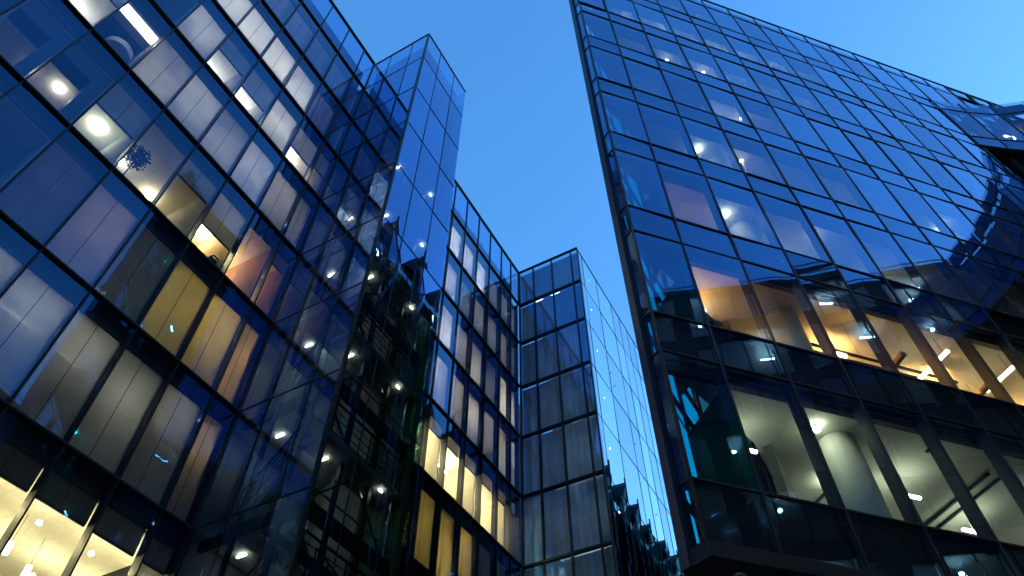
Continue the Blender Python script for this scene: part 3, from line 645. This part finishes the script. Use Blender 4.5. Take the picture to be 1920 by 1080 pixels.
for j in range(26): m.box(FO, so_[0] + 2.5 * j, so_[0] + 2.5 * j + .05, .5, .56, 37.3, 38.25)
m.build('roof_rail', 'steel', opp)
rnd = random.Random(3)
for i in range(10):
    for j in range(10):
        if rnd.random() < .85:
            s = rnd.uniform(so_[j] + 1, so_[j + 1] - 1.4)
            if rnd.random() < .5: g = MB(); g.box(FO, s, s + .9, 1.2, 1.27, OZ[i + 1] - .85, OZ[i + 1] - .8); g.build('ceiling_light', lm(Cc, 16), opp)
            else: g = MB(); g.ball(FO.p(s, 1.0, OZ[i + 1] - .9), .13, .7); g.build('ceiling_light', lm(Cc, 14), opp, True)

# ================================================================== ground
m = MB(); m.poly([(-1500, -1500, 0), (1500, -1500, 0), (1500, 1500, 0), (-1500, 1500, 0)]); g = m.build('ground', 'paving'); g['kind'] = 'structure'

# ================================================================== loose things
# plant in the bright room
pl = thing('potted_plant', 'leafy potted plant silhouetted against the cream ceiling of a lit third-floor room at left', 'plant', (-15.75, 3.9, 0))
rnd = random.Random(5)
c = Vector((-15.75, 3.85, 20.15 + CZ)); m = MB()
for k in range(420):
    d = Vector((rnd.gauss(0, 1), rnd.gauss(0, 1), rnd.gauss(0, 1))).normalized() * (rnd.random() ** .5) * .42; p = c + d
    a = Vector((rnd.gauss(0, 1), rnd.gauss(0, 1), rnd.gauss(0, .6))).normalized(); b = a.cross(Vector((0, 0, 1))).normalized()
    L_ = rnd.uniform(.09, .15); m.poly([p - a * L_ * .5, p - b * .028, p + a * L_ * .5, p + b * .028])
m.build('foliage', 'leaf', pl)
m = MB(); m.tube([(-15.75, 3.85, 18.5 + CZ), (-15.74, 3.87, 19.3 + CZ), c], .02, 8)
for k in range(9):
    d = Vector((rnd.gauss(0, 1), rnd.gauss(0, 1), rnd.gauss(.4, .6))).normalized() * .32; m.tube([c - Vector((0, 0, .3)), c + d], .008, 5)
m.build('stem', 'bark', pl)
m = MB(); m.tube([(-15.75, 3.85, 18.10 + CZ), (-15.75, 3.85, 18.5 + CZ)], [.16, .22], 18); m.build('pot', 'white', pl, True)
# pendants on the lowest bright floor
for s, d, z, lab in [(8.28, 2.7, 9.0, 'glowing white glass pendant lamp hanging lowest in the bottom left bright room'), (7.4, 2.2, 9.0, 'slim pendant lamp hanging left of the brightest pendant in the bottom left room')]:
    t = thing('pendant_lamp', lab, 'lamp', FL.p(s, d, z), 'pendant lamps in the bottom left room'); m = MB(); zc = ZF[3] - .5
    m.tube([FL.p(s, d, z), FL.p(s, d, zc)], .006, 6); m.build('cord', 'dark', t)
    m = MB(); m.tube([FL.p(s, d, z - .32), FL.p(s, d, z - .3), FL.p(s, d, z - .02), FL.p(s, d, z)], [.05, .07, .07, .03], 16); m.build('lamp_shade', lm(Y, 1.6), t, True)
# chair back and cabinet
t = thing('office_chair', 'round-backed office chair against the glass under two bright round lamps', 'chair', FL.p(7.7, .9, 18.1))
m = MB(); F2 = FL
m.tube([FL.p(7.5, .8, 18.75), FL.p(7.48, .75, 19.1), FL.p(7.6, .72, 19.35), FL.p(7.85, .72, 19.35), FL.p(7.98, .75, 19.1), FL.p(7.95, .8, 18.75)], .025, 8); m.box(FL, 7.52, 7.94, .76, .79, 18.75, 19.3); m.build('backrest', 'fin', t)
m = MB(); m.box(FL, 7.5, 7.96, .82, 1.3, 18.55, 18.62); m.build('seat', 'dark', t); m = MB(); m.tube([FL.p(7.73, 1.05, 18.1), FL.p(7.73, 1.05, 18.55)], .03); 
for k in range(5): a = k * 1.257; m.bar(FL.p(7.73, 1.05, 18.13), FL.p(7.73 + .28 * math.cos(a), 1.05 + .28 * math.sin(a), 18.11), .03)
m.build('base', 'dark', t)
# pendant tubes of the warm floor in the right block
z = RZ[4] - .6
for s, a0, a1, lab in [(14.35, .55, 2.3, 'first long warm tube light hanging in the orange-lit floor at right'), (16.35, .5, 1.5, 'upper half of the second warm tube light in the orange-lit floor'), (16.35, 1.7, 2.8, 'lower half of the second warm tube light in the orange-lit floor'), (18.4, 1.2, 2.6, 'warm tube light of the orange-lit floor nearest the right edge of the photo')]:
    t = thing('tube_light', lab, 'light', FRr.p(s, a0, z), 'tube lights on the orange-lit floor'); m = MB(); m.box(FRr, s - .045, s + .045, a0, a1, z - .04, z + .03); m.build('tube', lm('T', 1.3), t)
    m = MB()
    for q in (a0 + .15, a1 - .15): m.tube([FRr.p(s, q, z + .03), FRr.p(s, q, RZ[4])], .006, 6)
    m.build('cord', 'dark', t)
# camera dome under the prow
t = thing('security_camera', 'dark domed security camera fixed under the prow soffit at the bottom right', 'camera', (-1.8, 10.05, RZ[0] - .26 + CZ))
cxx, cyy, zz = -1.80, 10.05, RZ[0] - .265 + CZ
m = MB(); m.tube([(cxx, cyy, zz - .06), (cxx, cyy, zz)], [.10, .12], 24); m.build('housing', 'steel', t, True); m = MB(); m.ball((cxx, cyy, zz - .08), .085); m.build('dome', 'frame', t, True)
# bare tree at the right edge
t = thing('bare_tree', 'leafless tree whose thin twigs reach in from the right edge of the photo', 'tree', (3.9, 8.0, 0))
rnd = random.Random(11); m = MB(); crown = MB()
trunk = [Vector((3.9, 8.0, 0)), Vector((6.55, 6.65, 2)), Vector((6.65, 6.7, 3.6)), Vector((6.6, 6.8, 5))]
m.tube(trunk, [.14, .11, .08, .05], 10); m.build('trunk', 'bark', t, True)
def twig(p, d, L, r, lv):
    pts = [p]; rr = [r]
    for k in range(4):
        d = (d + Vector((rnd.gauss(0, .13), rnd.gauss(0, .13), rnd.gauss(.02, .1)))).normalized(); pts.append(pts[-1] + d * L / 4); rr.append(max(.003, r * (1 - (k + 1) / 5)))
    crown.tube(pts, rr, 5)
    if lv:
        for k in range(1, 5):
            for q in range(2 if k > 1 else 1):
                d2 = (d + Vector((rnd.gauss(0, .55), rnd.gauss(0, .55), rnd.gauss(.1, .5)))).normalized(); twig(pts[k], d2, L * rnd.uniform(.4, .6), rr[k] * .6, lv - 1)
for k in range(12):
    a = rnd.uniform(2.0, 3.6) if k < 8 else rnd.uniform(0, 6.28); p = trunk[1 + k % 3]; twig(p, Vector((math.cos(a), math.sin(a), rnd.uniform(.2, .7))).normalized(), rnd.uniform(2.4, 3.2), .022, 2)
crown.build('crown', 'bark', t, True)
print('cells', nwin, 'objects', len(bpy.data.objects))
